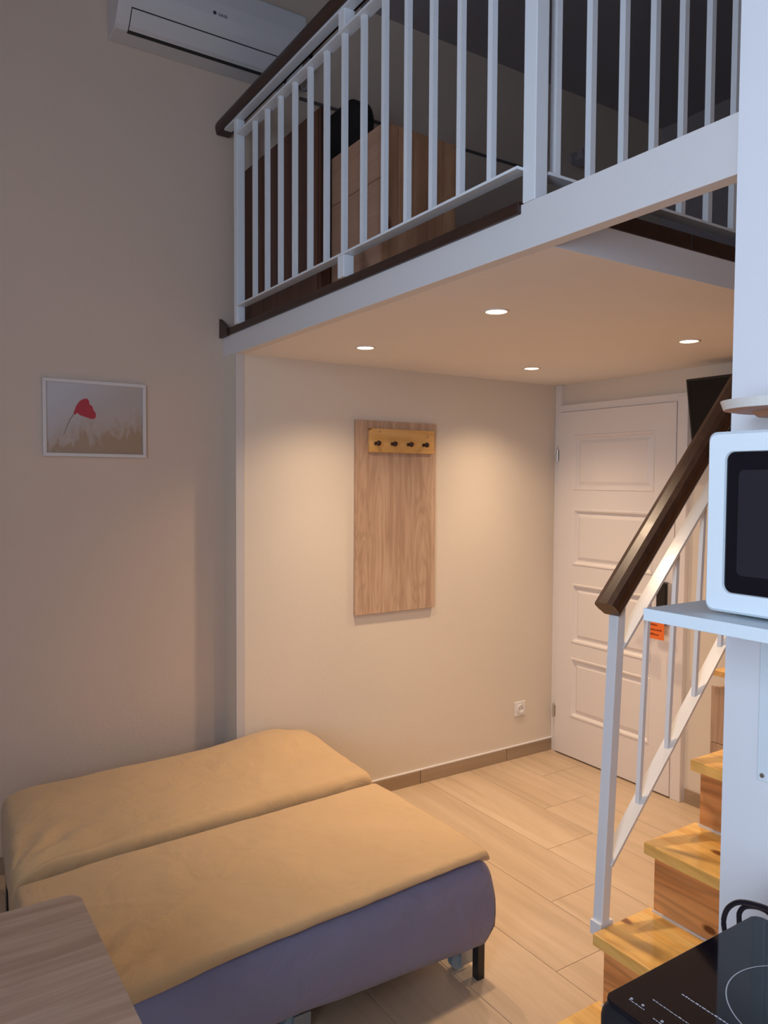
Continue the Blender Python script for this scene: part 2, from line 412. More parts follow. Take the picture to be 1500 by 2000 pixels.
# recessed spots
SP = [((0.452, -1.594), 'small round ceiling spotlight above the near edge of the coat board wall'),
      ((1.272, -1.600), 'largest looking ceiling spotlight near the front edge of the loft'),
      ((0.424, -0.622), 'ceiling spotlight closest to the door corner'),
      ((1.303, -0.632), 'ceiling spotlight at the right in front of the television')]
def make_spot():
    t = thing('ceiling_spotlight', SP[0][1], 'spotlight', (SP[0][0][0], SP[0][0][1], H), 'recessed spotlights under the loft')
    x, y = SP[0][0]
    bm = BM()
    n = 32
    prof = [(0.034, -0.001), (0.036, -0.004), (0.041, -0.0045), (0.044, -0.001), (0.044, 0.0)]
    rings = [[bm.verts.new((x+r*math.cos(2*PI*k/n), y+r*math.sin(2*PI*k/n), H+z)) for k in range(n)] for r, z in prof]
    for i in range(len(prof)-1):
        for k in range(n): bm.faces.new([rings[i][k], rings[i][(k+1) % n], rings[i+1][(k+1) % n], rings[i+1][k]])
    obj('ring', bm, m_ring, t, True)
    bm = BM(); add_cyl(bm, (x, y, H-0.0025), 'z', 0.033, 0.033, 0.002, 32); obj('lamp_glass', bm, m_lamp, t)
    for nm, en, ang in (('spot_beam', SPOT_E*0.42, 80), ('spot_spill', SPOT_E*0.62, 126)):   # reflector beam and the wide spill around it
        l = bpy.data.lights.new(nm, 'SPOT'); l.energy = en; l.color = SPOT_COL
        l.spot_size = math.radians(ang); l.spot_blend = 1.0; l.shadow_soft_size = 0.032
        lo = bpy.data.objects.new(nm, l); COL.objects.link(lo); lo.parent = t; lo.location = (0, 0, -0.02)
    return t
sp0 = make_spot()
for (p, lab) in SP[1:]:
    copy_tree(sp0, (p[0]-SP[0][0][0], p[1]-SP[0][0][1], 0), lab)

# ------------------------------------------------------------------ loft railing
def bar_between(bm, a, b, wx, wz):
    """flat bar from a to b in the yz plane (x width wx, thickness wz)"""
    a = Vector(a); b = Vector(b); t = (b-a).normalized()
    sx = Vector((1, 0, 0)); nn = sx.cross(t).normalized()
    vv = []
    for p in (a, b):
        for s, q in ((-1, -1), (1, -1), (1, 1), (-1, 1)):
            vv.append(bm.verts.new(p + sx*s*wx/2 + nn*q*wz/2))
    for f in [(0, 1, 2, 3), (7, 6, 5, 4), (0, 4, 5, 1), (1, 5, 6, 2), (2, 6, 7, 3), (3, 7, 4, 0)]: bm.faces.new([vv[i] for i in f])
lr = thing('loft_railing', 'white metal balustrade with dark wooden handrail along the loft front', 'railing', (0.9, -2.0, 2.285))
YQ = -1.985
box('newel_post', 0.035, 0.070, YQ-0.018, YQ+0.018, 2.246, 3.105, m_metal, lr, bev=0.002)
box('newel_post', 0.94, 0.98, YQ-0.02, YQ+0.02, 2.246, 2.318, m_metal, lr, bev=0.002)
box('newel_post', 0.94, 0.98, YQ-0.02, YQ+0.02, 3.045, 3.105, m_metal, lr, bev=0.002)
box('corner_post', 1.80, 1.842, YQ-0.002, YQ+0.038, 2.24, 3.105, m_metal, lr, bev=0.002)
box('bottom_bar', 0.075, 1.80, YQ-0.02, YQ+0.02, 2.318, 2.325, m_metal, lr)
box('top_bar', 0.075, 1.80, YQ-0.02, YQ+0.02, 3.037, 3.045, m_metal, lr)
bxs = [0.212, 0.333, 0.455, 0.577, 0.699, 0.820, 0.942, 1.063, 1.185, 1.307, 1.430, 1.553, 1.676]
bal0 = box('baluster', bxs[0], bxs[0]+0.017, YQ-0.0085, YQ+0.0085, 2.325, 3.037, m_metal, lr, origin=(bxs[0], YQ, 2.325))
for x in bxs[1:]:
    c = bal0.copy(); COL.objects.link(c); c.location = Vector(bal0.location) + Vector((x-bxs[0], 0, 0))
box('handrail_bracket_bar', -0.06, 1.842, YQ-0.022, YQ+0.012, 3.103, 3.112, m_metal, lr)
bm = BM(); prof = [(YQ-0.034, 3.135), (YQ-0.034, 3.150), (YQ-0.026, 3.168), (YQ-0.012, 3.174), (YQ+0.012, 3.174), (YQ+0.026, 3.168), (YQ+0.034, 3.150), (YQ+0.034, 3.135), (YQ+0.028, 3.112), (YQ-0.028, 3.112)]
add_prism(bm, prof, 'x', XL+0.01, 1.86); obj('handrail', bm, m_dark, lr, label='dark walnut wooden handrail')
# side railing along the stair opening
lr2 = thing('loft_side_railing', 'white metal balustrade along the stair opening beyond the corner post', 'railing', (1.82, -1.2, 2.285))
box('bottom_bar', 1.80, 1.84, -1.94, 0.6, 2.305, 2.312, m_metal, lr2)
box('top_bar', 1.80, 1.84, -1.94, 0.6, 3.037, 3.045, m_metal, lr2)
box('handrail', 1.787, 1.853, -1.93, 0.6, 3.112, 3.17, m_dark, lr2, bev=0.01, label='dark walnut wooden handrail')
box('end_post', 1.80, 1.84, 0.6, 0.64, 2.240, 3.112, m_metal, lr2, bev=0.002)
bal2 = box('baluster', 1.811, 1.829, -1.909, -1.891, 2.312, 3.037, m_metal, lr2, origin=(1.82, -1.9, 2.312))
for k in range(1, 20):
    c = bal2.copy(); COL.objects.link(c); c.location = Vector(bal2.location) + Vector((0, 0.1215*k, 0))

# ------------------------------------------------------------------ stairs
st = thing('staircase', 'narrow pine staircase rising to the loft behind the white wall', 'stairs', (2.08, -1.5, 0))
TY, TZ, GO, RI = -1.697, 0.362, 0.2055, 0.197
X0S = 1.80
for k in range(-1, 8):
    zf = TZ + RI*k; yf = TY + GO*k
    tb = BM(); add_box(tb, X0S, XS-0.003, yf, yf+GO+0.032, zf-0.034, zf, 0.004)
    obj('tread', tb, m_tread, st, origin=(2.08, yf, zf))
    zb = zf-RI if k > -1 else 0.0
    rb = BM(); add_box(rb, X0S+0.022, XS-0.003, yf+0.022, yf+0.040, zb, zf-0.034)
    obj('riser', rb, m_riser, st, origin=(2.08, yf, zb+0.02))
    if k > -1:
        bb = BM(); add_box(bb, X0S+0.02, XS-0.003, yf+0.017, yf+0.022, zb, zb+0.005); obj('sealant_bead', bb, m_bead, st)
# zigzag stringer carrying the steps on the open side
bm = BM()
for k in range(-1, 8):
    zf = TZ + RI*k; yf = TY + GO*k
    add_box(bm, X0S+0.026, X0S+0.05, yf+0.040, yf+GO+0.022, max(0, zf-RI*1.9), zf-0.036)
obj('stringer', bm, m_riser, st)

sr = thing('stair_railing', 'white metal stair railing with thick dark wooden handrail', 'railing', (1.78, -1.65, 0.36))
XRL = 1.78
K_ = 1.085
bm = BM(); add_box(bm, XRL-0.016, XRL+0.016, -1.656, -1.624, 0.36, 1.262, 0.003)
for v in bm.verts: v.co.y += 0.046*(v.co.z-0.37)/0.89
obj('newel_post', bm, m_metal, sr)
bm = BM(); add_box(bm, XRL-0.018, 1.799, -1.664, -1.612, 0.332, 0.372, 0.002)
obj('foot_plate', bm, m_metal, sr)
zl = lambda y: 0.520 + K_*(y+1.625)
zm = lambda y: 1.083 + K_*(y+1.625)
ye = -0.98
bm = BM(); bar_between(bm, (XRL, -1.622, zl(-1.622)), (XRL, ye, zl(ye)), 0.040, 0.008); obj('lower_bar', bm, m_barm, sr)
bm = BM(); bar_between(bm, (XRL, -1.588, zm(-1.588)), (XRL, ye, zm(ye)), 0.040, 0.008); obj('upper_bar', bm, m_barm, sr)
for i, y in enumerate([-1.492, -1.367, -1.243, -1.118, -0.995]):
    bm = BM(); r = 0.0065; ln_ = 0.048*(zm(y)-zl(y))
    vv = []
    for (fx, fy) in ((-r, -r), (r, -r), (r, r), (-r, r)):
        vv.append((bm.verts.new((XRL+fx, y+fy, zl(y+fy)+0.003)), bm.verts.new((XRL+fx, y+fy+ln_, zm(y+fy+ln_)-0.004))))
    for k in range(4): bm.faces.new([vv[k][0], vv[(k+1) % 4][0], vv[(k+1) % 4][1], vv[k][1]])
    bm.faces.new([v[0] for v in vv]); bm.faces.new([v[1] for v in vv])
    obj('baluster', bm, m_metal, sr)
# handrail: moulded section swept up the slope
t = Vector((0, 1, 1.10)).normalized(); nn = Vector((0, -t.z, t.y)); sx = Vector((1, 0, 0))
sec = [(-0.026, -0.030), (0.026, -0.030), (0.030, -0.022), (0.030, -0.016), (0.034, -0.010), (0.036, 0.010), (0.030, 0.020), (0.014, 0.025), (-0.014, 0.025), (-0.030, 0.020), (-0.036, 0.010), (-0.034, -0.010), (-0.030, -0.016), (-0.030, -0.022)]
bm = BM()
A0 = Vector((XRL, -1.630, 1.226)); A1 = A0 + t*((-0.97+1.630)/t.y)
ra = [bm.verts.new(A0 + sx*a + nn*(b+0.012)) for a, b in sec]; rb = [bm.verts.new(A1 + sx*a + nn*(b+0.012)) for a, b in sec]
for i in range(len(sec)): bm.faces.new([ra[i], rb[i], rb[(i+1) % len(sec)], ra[(i+1) % len(sec)]])
bm.faces.new(ra); bm.faces.new(rb[::-1])
obj('handrail', bm, m_hand, sr, label='thick dark walnut wooden handrail')

# ------------------------------------------------------------------ entrance door
dr = thing('door_1', 'white four panel entrance door in the back corner', 'door', (0.43, 0, 0), kind='structure')
bm = BM()
add_box(bm, 0.001, 0.044, -0.022, 0.0, 0, 2.129, 0.002); add_box(bm, 0.822, 0.880, -0.030, 0.0, 0, 2.0, 0.003); add_box(bm, 0.044, 0.880, -0.026, -0.001, 1.972, 2.012, 0.003)
obj('casing', bm, m_gloss, dr)
LX0, LX1, LZ0, LZ1, DY = 0.046, 0.820, 0.010, 1.970, -0.034
zs = [(1.838, 1.528), (1.425, 1.106), (1.001, 0.665), (0.580, 0.239)]
px0, px1 = 0.160, 0.700
bm = BM()
add_box(bm, LX0, px0, DY, -0.005, LZ0, LZ1); add_box(bm, px1, LX1, DY, -0.005, LZ0, LZ1)
edges = [LZ1] + [z for a in zs for z in a] + [LZ0]
for i in range(0, len(edges), 2): add_box(bm, px0, px1, DY, -0.005, edges[i+1], edges[i])
leaf = obj('leaf', bm, m_gloss, dr)
for (zt, zb) in zs:
    bm = BM()   # sloped moulding down to a recess, then a raised field
    def ring(ins, y): return [bm.verts.new(p) for p in ((px0+ins, y, zb+ins), (px1-ins, y, zb+ins), (px1-ins, y, zt-ins), (px0+ins, y, zt-ins))]
    rs = [ring(0, DY), ring(0.004, DY-0.004), ring(0.012, DY-0.003), ring(0.022, DY+0.012), ring(0.030, DY+0.012), ring(0.048, DY+0.004)]
    for a, b in zip(rs[:-1], rs[1:]):
        for k in range(4): bm.faces.new([a[k], a[(k+1) % 4], b[(k+1) % 4], b[k]])
    bm.faces.new(rs[-1])
    bk = ring(0, -0.006)
    for k in range(4): bm.faces.new([rs[0][k], bk[k], bk[(k+1) % 4], rs[0][(k+1) % 4]])
    bm.faces.new(bk)
    obj('door_panel', bm, m_gloss, dr)
for z in (1.726, 0.243):
    bm = BM(); add_cyl(bm, (0.038, DY-0.006, z-0.035), 'z', 0.007, 0.007, 0.07, 12); add_cyl(bm, (0.038, DY-0.006, z+0.035), 'z', 0.004, 0.002, 0.012, 12); add_box(bm, 0.038, 0.05, DY-0.003, DY, z-0.03, z+0.03)
    obj('hinge', bm, m_steel, dr)
bm = BM(); add_box(bm, 0.742, 0.807, DY-0.030, DY, 0.868, 1.082, 0.010, 3); kp = obj('door_lock', bm, m_tvb, dr, label='black electronic door lock')
bm = BM(); add_box(bm, 0.807, 0.814, DY-0.026, DY, 0.871, 1.079, 0.003); obj('lock_rim', bm, m_steel, kp)
bm = BM(); add_cyl(bm, (0.610, DY-0.006, 0.928), 'y', 0.010, 0.010, 0.006, 16); obj('keyhole_cover', bm, m_steel, dr)
bm = BM(); add_tube(bm, spline([(0.785, DY-0.03, 0.935), (0.788, DY-0.065, 0.935), (0.77, DY-0.075, 0.935), (0.70, DY-0.075, 0.935)], 5), 0.008); obj('door_handle', bm, m_tvb, kp)
tg = thing('door_tag', 'orange card with dark lettering hanging on the door handle', 'card', (0.79, DY-0.084, 0.86))
bm = BM(); add_box(bm, 0.742, 0.838, DY-0.0855, DY-0.084, 0.806, 0.900); obj('card', bm, m_orange, tg)
bm = BM()
random.seed(5)
for z, xe in ((0.876, 0.796), (0.852, 0.822), (0.829, 0.806)):
    x = 0.752
    while x < xe:
        wd = random.uniform(0.004, 0.008)
        add_box(bm, x, x+wd, DY-0.0862, DY-0.0855, z-0.0045, z+random.uniform(0.001, 0.005)); x += wd+0.0015
obj('lettering', bm, m_ink, tg)['kind'] = 'stuff'
bm = BM(); add_tube(bm, [(0.765, DY-0.0845, 0.900), (0.760, DY-0.0845, 0.925), (0.757, DY-0.076, 0.945), (0.754, DY-0.0845, 0.925), (0.750, DY-0.0845, 0.900)], 0.001, 6); obj('string', bm, m_bead, tg)

# ------------------------------------------------------------------ television
tv = thing('television', 'black flat television tilted down on the wall right of the door', 'television', (1.28, -0.1, 1.9))
def tvp(u, v, d):  # u along x, v up the screen, d out of the screen
    n = Vector((0, -math.cos(0.18), -math.sin(0.18))); up = Vector((0, -math.sin(0.18), math.cos(0.18)))
    return Vector((0.975, -0.115, 1.66)) + Vector((1, 0, 0))*u + up*v + n*d
def tvbox(u0, u1, v0, v1, d0, d1):
    bm = BM(); add_box(bm, u0, u1, v0, v1, d0, d1, 0.003)
    for vtx in bm.verts: vtx.co = tvp(vtx.co.x, vtx.co.y, vtx.co.z)
    return bm
obj('screen_housing', tvbox(0, 0.62, 0, 0.395, -0.03, 0.0), m_tvb, tv)
obj('screen', tvbox(0.012, 0.608, 0.02, 0.383, 0.0, 0.003), m_tvs, tv)
box('wall_bracket', 1.2, 1.35, -0.12, -0.0, 1.80, 1.95, m_black, tv)

# ------------------------------------------------------------------ coat board
cb = thing('coat_board', 'tall oak-look board mounted on the wall as a coat rack back', 'board', (0.01, -1.14, 0.92))
box('back_panel', 0.0, 0.020, -1.378, -0.899, 0.921, 1.869, m_oak, cb, bev=0.0012)
hr_ = thing('hook_rail', 'small yellow pine rail with four dark pegs on the oak board', 'hook rail', (0.02, -1.115, 1.715))
box('rail', 0.020, 0.038, -1.310, -0.922, 1.714, 1.830, m_pinehook, hr_, bev=0.002)
for y in (-1.268, -1.172, -1.075, -0.980):
    y -= 0.010; z = 1.757
    bm = BM(); add_cyl(bm, (0.038, y, z), 'x', 0.009, 0.007, 0.024, 16); add_cyl(bm, (0.060, y, z), 'x', 0.009, 0.0135, 0.008, 16); add_cyl(bm, (0.068, y, z), 'x', 0.0135, 0.009, 0.008, 16)
    obj('peg', bm, m_knob, hr_, True)
for y, z in ((-1.255, 1.815), (-0.965, 1.800)):
    bm = BM(); add_cyl(bm, (0.0382, y, z), 'x', 0.004, 0.004, 0.001, 12); obj('screw', bm, m_steel, hr_)

# ------------------------------------------------------------------ picture
pc = thing('picture', 'white framed poppy picture hanging on the left wall', 'picture', (XL, -2.55, 1.66))
fy0, fy1, fz0, fz1 = -2.745, -2.335, 1.668, 1.981
XF = XL
bm = BM(); fwid = 0.014
add_box(bm, XF, XF+0.018, fy0, fy1, fz0, fz0+fwid, 0.001); add_box(bm, XF, XF+0.018, fy0, fy1, fz1-fwid, fz1, 0.001)
add_box(bm, XF, XF+0.018, fy0, fy0+fwid, fz0+fwid, fz1-fwid, 0.001); add_box(bm, XF, XF+0.018, fy1-fwid, fy1, fz0+fwid, fz1-fwid, 0.001)
obj('frame', bm, m_white_fr, pc)
pm, nt, b = newmat('poppy_field_print', (0.4, 0.35, 0.3), 0.35)
tc = N(nt, 'ShaderNodeTexCoord'); sp = N(nt, 'ShaderNodeSeparateXYZ'); nt.links.new(tc.outputs['Generated'], sp.inputs[0])
mp = N(nt, 'ShaderNodeMapping'); mp.inputs['Scale'].default_value = (1, 13, 4); mp.inputs['Rotation'].default_value = (0.25, 0, 0)
nt.links.new(tc.outputs['Generated'], mp.inputs[0])
nz = N(nt, 'ShaderNodeTexNoise'); nz.inputs['Scale'].default_value = 1.0; nz.inputs['Detail'].default_value = 4; nz.inputs['Distortion'].default_value = 0.6
nt.links.new(mp.outputs[0], nz.inputs['Vector'])
# height mask: grass in the lower part, stronger to the right
s1 = N(nt, 'ShaderNodeMath', operation='MULTIPLY_ADD'); nt.links.new(sp.outputs['Z'], s1.inputs[0]); s1.inputs[1].default_value = -1.5; s1.inputs[2].default_value = 0.40
s2 = N(nt, 'ShaderNodeMath', operation='MULTIPLY_ADD'); nt.links.new(sp.outputs['Y'], s2.inputs[0]); s2.inputs[1].default_value = 0.45; nt.links.new(s1.outputs[0], s2.inputs[2])
s3 = N(nt, 'ShaderNodeMath', operation='MULTIPLY_ADD'); nt.links.new(nz.outputs['Fac'], s3.inputs[0]); s3.inputs[1].default_value = 1.3; nt.links.new(s2.outputs[0], s3.inputs[2])
rg = ramp(nt, [(0.50, (0.46, 0.39, 0.345)), (0.85, (0.43, 0.33, 0.26)), (1.0, (0.37, 0.25, 0.16))])
nt.links.new(s3.outputs[0], rg.inputs[0])
# cool haze in the upper left corner
h1 = N(nt, 'ShaderNodeMath', operation='SUBTRACT'); nt.links.new(sp.outputs['Z'], h1.inputs[0]); nt.links.new(sp.outputs['Y'], h1.inputs[1])
rh = ramp(nt, [(0.05, (0, 0, 0)), (0.75, (1, 1, 1))]); nt.links.new(h1.outputs[0], rh.inputs[0])
mx = N(nt, 'ShaderNodeMixRGB'); nt.links.new(rh.outputs[0], mx.inputs[0]); nt.links.new(rg.outputs[0], mx.inputs[1]); mx.inputs[2].default_value = (0.50, 0.48, 0.50, 1)
nt.links.new(mx.outputs[0], b.inputs['Base Color'])
iy0, iy1, iz0, iz1 = fy0+fwid, fy1-fwid, fz0+fwid, fz1-fwid
pr = box('print', XF+0.002, XF+0.010, iy0, iy1, iz0, iz1, pm, pc)
def P2(u, v): return (iy0+(iy1-iy0)*u, iz1-(iz1-iz0)*v)
m_pop = newmat('poppy_red', (0.42, 0.025, 0.035), 0.4)[0]; m_stem = newmat('poppy_stem', (0.20, 0.13, 0.10), 0.5)[0]
bm = BM(); pts = [P2(u, v) for u, v in [(0.275, 0.41), (0.30, 0.32), (0.335, 0.25), (0.375, 0.215), (0.41, 0.21), (0.43, 0.235), (0.435, 0.29), (0.465, 0.315), (0.475, 0.37), (0.497, 0.41), (0.503, 0.46), (0.485, 0.495), (0.45, 0.50), (0.39, 0.475), (0.34, 0.455), (0.305, 0.42), (0.29, 0.45), (0.272, 0.435)]]
add_prism(bm, pts, 'x', XF+0.0100, XF+0.0104); obj('poppy_flower', bm, m_pop, pr)
bm = BM(); pts = [P2(u, v) for u, v in [(0.278, 0.425), (0.24, 0.50), (0.205, 0.60), (0.165, 0.75), (0.17, 0.75), (0.212, 0.605), (0.248, 0.505), (0.284, 0.435)]]
add_prism(bm, pts, 'x', XF+0.0100, XF+0.0103); obj('poppy_stem', bm, m_stem, pr)

# ------------------------------------------------------------------ air conditioner
ac = thing('air_conditioner', 'long white wall air conditioner near the ceiling above the picture', 'air conditioner', (XL, -2.07, 3.38))
ay0, ay1 = -2.475, -1.665
bodyp = [(XL, 3.383), (XL+0.10, 3.386), (XL+0.125, 3.400), (XL+0.160, 3.440), (XL+0.185, 3.470), (XL+0.202, 3.510), (XL+0.208, 3.560), (XL+0.202, 3.640), (XL+0.190, 3.652), (XL, 3.655)]
bm = BM(); add_prism(bm, bodyp, 'y', ay0, ay1, 0.004, 2); obj('housing', bm, m_ac, ac)
# dark outlet slot and the flap in front of it
q = lambda L: [(XL+u_, z_) for u_, z_ in L]
bm = BM(); add_prism(bm, q([(0.092, 3.3838), (0.100, 3.3852), (0.125, 3.3990), (0.160, 3.4388), (0.169, 3.4495), (0.165, 3.455), (0.12, 3.405), (0.095, 3.390)]), 'y', ay0+0.052, ay1-0.052); obj('air_outlet', bm, m_hole, ac)
bm = BM(); add_prism(bm, q([(0.1095, 3.3890), (0.126, 3.3978), (0.161, 3.4376), (0.1672, 3.4452), (0.163, 3.450), (0.12, 3.399)]), 'y', ay0+0.0555, ay1-0.0555); obj('flap', bm, m_ac, ac)
m_txt = newmat('grey_print', (0.05, 0.05, 0.07), 0.5)[0]
def text_mesh(name, s, size, mat, parent, R, loc, thick=0.0004):
    cu = bpy.data.curves.new(name, 'FONT'); cu.body = s; cu.size = size; cu.extrude = thick; cu.space_character = 1.05
    tmp = bpy.data.objects.new(name, cu); COL.objects.link(tmp)
    bpy.context.view_layer.update()
    me = bpy.data.meshes.new_from_object(tmp.evaluated_get(bpy.context.evaluated_depsgraph_get()))
    bpy.data.objects.remove(tmp)
    me.materials.clear(); me.materials.append(mat)
    me.transform(Matrix.Translation(Vector(loc) - Vector(parent['_w'])) @ R.to_4x4())
    o = bpy.data.objects.new(name, me); COL.objects.link(o); o.parent = parent
    return o
Rx = Matrix(((0, 0, 1), (1, 0, 0), (0, 1, 0)))
text_mesh('lettering', 'GREE', 0.017, m_txt, ac, Rx, (XL+0.2035, -2.078, 3.512))
bm = BM(); add_cyl(bm, (XL+0.202, -2.092, 3.520), 'x', 0.0075, 0.0075, 0.002, 16); obj('logo', bm, m_txt, ac)
cd = thing('cable_hook', 'white cord loop and black clip hanging beside the air conditioner', 'cord', (XL, -1.57, 3.45))
bm = BM(); add_tube(bm, spline([(XL+0.006, -1.552, 3.60), (XL+0.012, -1.548, 3.50), (XL+0.015, -1.570, 3.435), (XL+0.015, -1.592, 3.43), (XL+0.012, -1.602, 3.47)], 6), 0.005, 8); obj('cord', bm, m_cordw, cd)
box('clip', XL, XL+0.02, -1.565, -1.535, 3.585, 3.635, m_black, cd, bev=0.003)

# wall ledge and reading lamp in the loft
box_l = struct(box('trim_2', XL, XL+0.014, -1.60, YB, 3.380, 3.390, m_ledge), 'thin dark ledge along the left wall of the loft', 'trim')
rl = thing('reading_lamp', 'small white wall lamp seen faintly in the dark loft', 'wall lamp', (XL, 0.25, 3.5))
bm = BM(); add_cyl(bm, (XL, 0.25, 3.53), 'x', 0.035, 0.035, 0.02, 20); add_cyl(bm, (XL+0.02, 0.25, 3.53), 'x', 0.008, 0.008, 0.05, 10); obj('mount', bm, m_upper, rl)
bm = BM(); add_cyl(bm, (XL+0.07, 0.24, 3.56), Vector((0.25, -0.2, -1)), 0.018, 0.036, 0.09, 20); obj('lamp_shade', bm, m_upper, rl)

# ------------------------------------------------------------------ loft furniture
bc = thing('brown_cupboard', 'dark brown wooden cupboard standing on the loft behind the left balusters', 'cupboard', (0.25, -1.88, 2.285))
box('body', XL+0.005, 0.600, -1.892, -1.862, 2.240, 2.965, m_brown, bc, bev=0.002)
for a, b in [(XL+0.008, 0.10), (0.103, 0.345), (0.348, 0.598)]:
    box('front_panel', a, b, -1.899, -1.892, 2.244, 2.962, m_brown, bc, bev=0.001, origin=((a+b)/2, -1.9, 2.3))
box('side_post', 0.600, 0.622, -1.896, -1.856, 2.240, 2.967, m_brown, bc, bev=0.002)
pb = thing('pine_chest', 'pale pine chest with a knotty boarded side on the loft floor', 'chest', (0.77, -1.68, 2.285))
box('front_panel', 0.592, 0.948, -1.842, -1.826, 2.240, 2.610, m_pinefront, pb, bev=0.001)
box('front_panel', 0.592, 0.948, -1.842, -1.826, 2.612, 2.788, m_pinefront, pb, bev=0.001, origin=(0.7, -1.7, 2.7))
yb_ = [-1.842, -1.780, -1.715, -1.650, -1.590, -1.530]
for a, b in zip(yb_[:-1], yb_[1:]):
    box('side_board', 0.949, 0.966, a, b-0.0015, 2.240, 2.790 - (0.0 if a < -1.75 else 0.004), m_pinebox, pb, bev=0.001, origin=(0.95, (a+b)/2, 2.3))
box('lid', 0.594, 0.949, -1.825, -1.532, 2.766, 2.786, m_pinefront, pb)
box('back_panel', 0.594, 0.949, -1.548, -1.533, 2.240, 2.766, m_pinefront, pb)
ch = thing('black_chair', 'black padded chair with rounded high back behind the pine chest', 'chair', (0.07, -1.3, 2.285))
bm = BM()
pts = [(0.265-0.13+0.13*math.sin(PI/2*k/12), 3.155+0.13*math.cos(PI/2*k/12)) for k in range(13)]
pts += [(0.245, 2.82), (-0.12, 2.82)] + [(-0.13+0.03-0.03*math.cos(PI/2*k/5), 3.26+0.03*math.sin(PI/2*k/5)) for k in range(6)]
add_prism(bm, pts, 'y', -1.50, -1.44, 0.012, 3); obj('backrest', bm, m_fab, ch, True)
bm = BM(); add_box(bm, -0.13, 0.28, -1.435, -1.02, 2.72, 2.80, 0.03, 3); obj('seat', bm, m_fab, ch, True)
for (x, y) in ((-0.11, -1.45), (0.26, -1.45), (-0.11, -1.04), (0.26, -1.04)):
    box('leg', x-0.015, x+0.015, y-0.015, y+0.015, 2.240, 2.82 if y < -1.2 else 2.73, m_black, ch)

# ------------------------------------------------------------------ beds
def cloth_slab(corners, ztop, thick, r, nx, ny, wfun, ry=None):
    """closed soft slab: corners = four (x,y) head-left, head-right, foot-right, foot-left; wfun(u,v)->dz"""
    bm = BM(); A, B, C_, D = [Vector((*c, 0)) for c in corners]
    def us(n):   # clustered parameters so the rolled edges stay round
        core = [0.0, 0.006, 0.016, 0.03, 0.05, 0.075]
        k = n-2*len(core)
        mid = [core[-1]+(1-2*core[-1])*(i+1)/(k+1) for i in range(k)]
        return core + mid + [1-c for c in core[::-1]]
    U, V = us(nx), us(ny)
    lx = (B-A).length; ly = (D-A).length
    top = []
    for v in V:
        rowv = []
        for u in U:
            p = (A*(1-u)+B*u)*(1-v) + (D*(1-u)+C_*u)*v
            du = min(u, 1-u)*lx; dv = min(v, 1-v)*ly
            dz = 0
            for d in (du, dv):
                if d < r: dz += r - math.sqrt(max(0, r*r-(r-d)**2))
            dz = min(dz, thick*0.9)
            rowv.append(bm.verts.new((p.x, p.y, ztop - dz + wfun(u, v))))
        top.append(rowv)
    ny_, nx_ = len(V), len(U)
    for j in range(ny_-1):
        for i in range(nx_-1): bm.faces.new([top[j][i], top[j][i+1], top[j+1][i+1], top[j+1][i]])
    loop = [(0, i) for i in range(nx_)] + [(j, nx_-1) for j in range(1, ny_)] + [(ny_-1, i) for i in range(nx_-2, -1, -1)] + [(j, 0) for j in range(ny_-2, 0, -1)]
    return bm, top, [top[j][i] for j, i in loop]
def fbm(x, y, s, seed=0.0):
    return noise.fractal(Vector((x*s, y*s, seed)), 0.8, 2.0, 4)

def sheet(corners, ztop, hem, r, wfun, inward=0.01, seed=1.0, rag=0.006, round_corner=None, name='bed_sheet'):
    bm, top, loop = cloth_slab(corners, ztop, 0.2, r, 60, 84, wfun)
    if round_corner is not None:
        rc, q = round_corner
        ccx = sum(c[0] for c in corners)/4; ccy = sum(c[1] for c in corners)/4
        C0 = Vector((*corners[q], 0)); cc = C0 + Vector((math.copysign(rc, ccx-C0.x), math.copysign(rc, ccy-C0.y), 0))
        for row_ in top:
            for v in row_:
                dx = (v.co.x-cc.x)*math.copysign(1, C0.x-cc.x); dy = (v.co.y-cc.y)*math.copysign(1, C0.y-cc.y)
                if dx > 0 and dy > 0:
                    m_ = max(dx, dy); l_ = math.hypot(dx, dy)
                    f = m_/l_
                    v.co.x = cc.x+(v.co.x-cc.x)*f; v.co.y = cc.y+(v.co.y-cc.y)*f
    cx = sum(v.co.x for v in loop)/len(loop); cy = sum(v.co.y for v in loop)/len(loop)
    prev = loop
    for k, (f) in enumerate((0.35, 0.7, 1.0)):
        cur = []
        for i, v in enumerate(loop):
            h = hem(v.co.x, v.co.y)
            n_ = noise.noise(Vector((v.co.x*14, v.co.y*14, seed)))
            d = Vector((v.co.x-cx, v.co.y-cy, 0)); d.normalize()
            out = rag*n_*f - inward*f*f
            cur.append(bm.verts.new((v.co.x+d.x*out, v.co.y+d.y*out, v.co.z - h*f + 0.004*n_*f)))
        for i in range(len(loop)):
            j = (i+1) % len(loop)
            bm.faces.new([prev[i], cur[i], cur[j], prev[j]])
        prev = cur
    # underside turned in
    cur = [bm.verts.new((v.co.x+(cx-v.co.x)*0.04, v.co.y+(cy-v.co.y)*0.04, v.co.z+0.003)) for v in prev]
    for i in range(len(loop)):
        j = (i+1) % len(loop)
        bm.faces.new([prev[i], cur[i], cur[j], prev[j]])
    return bm

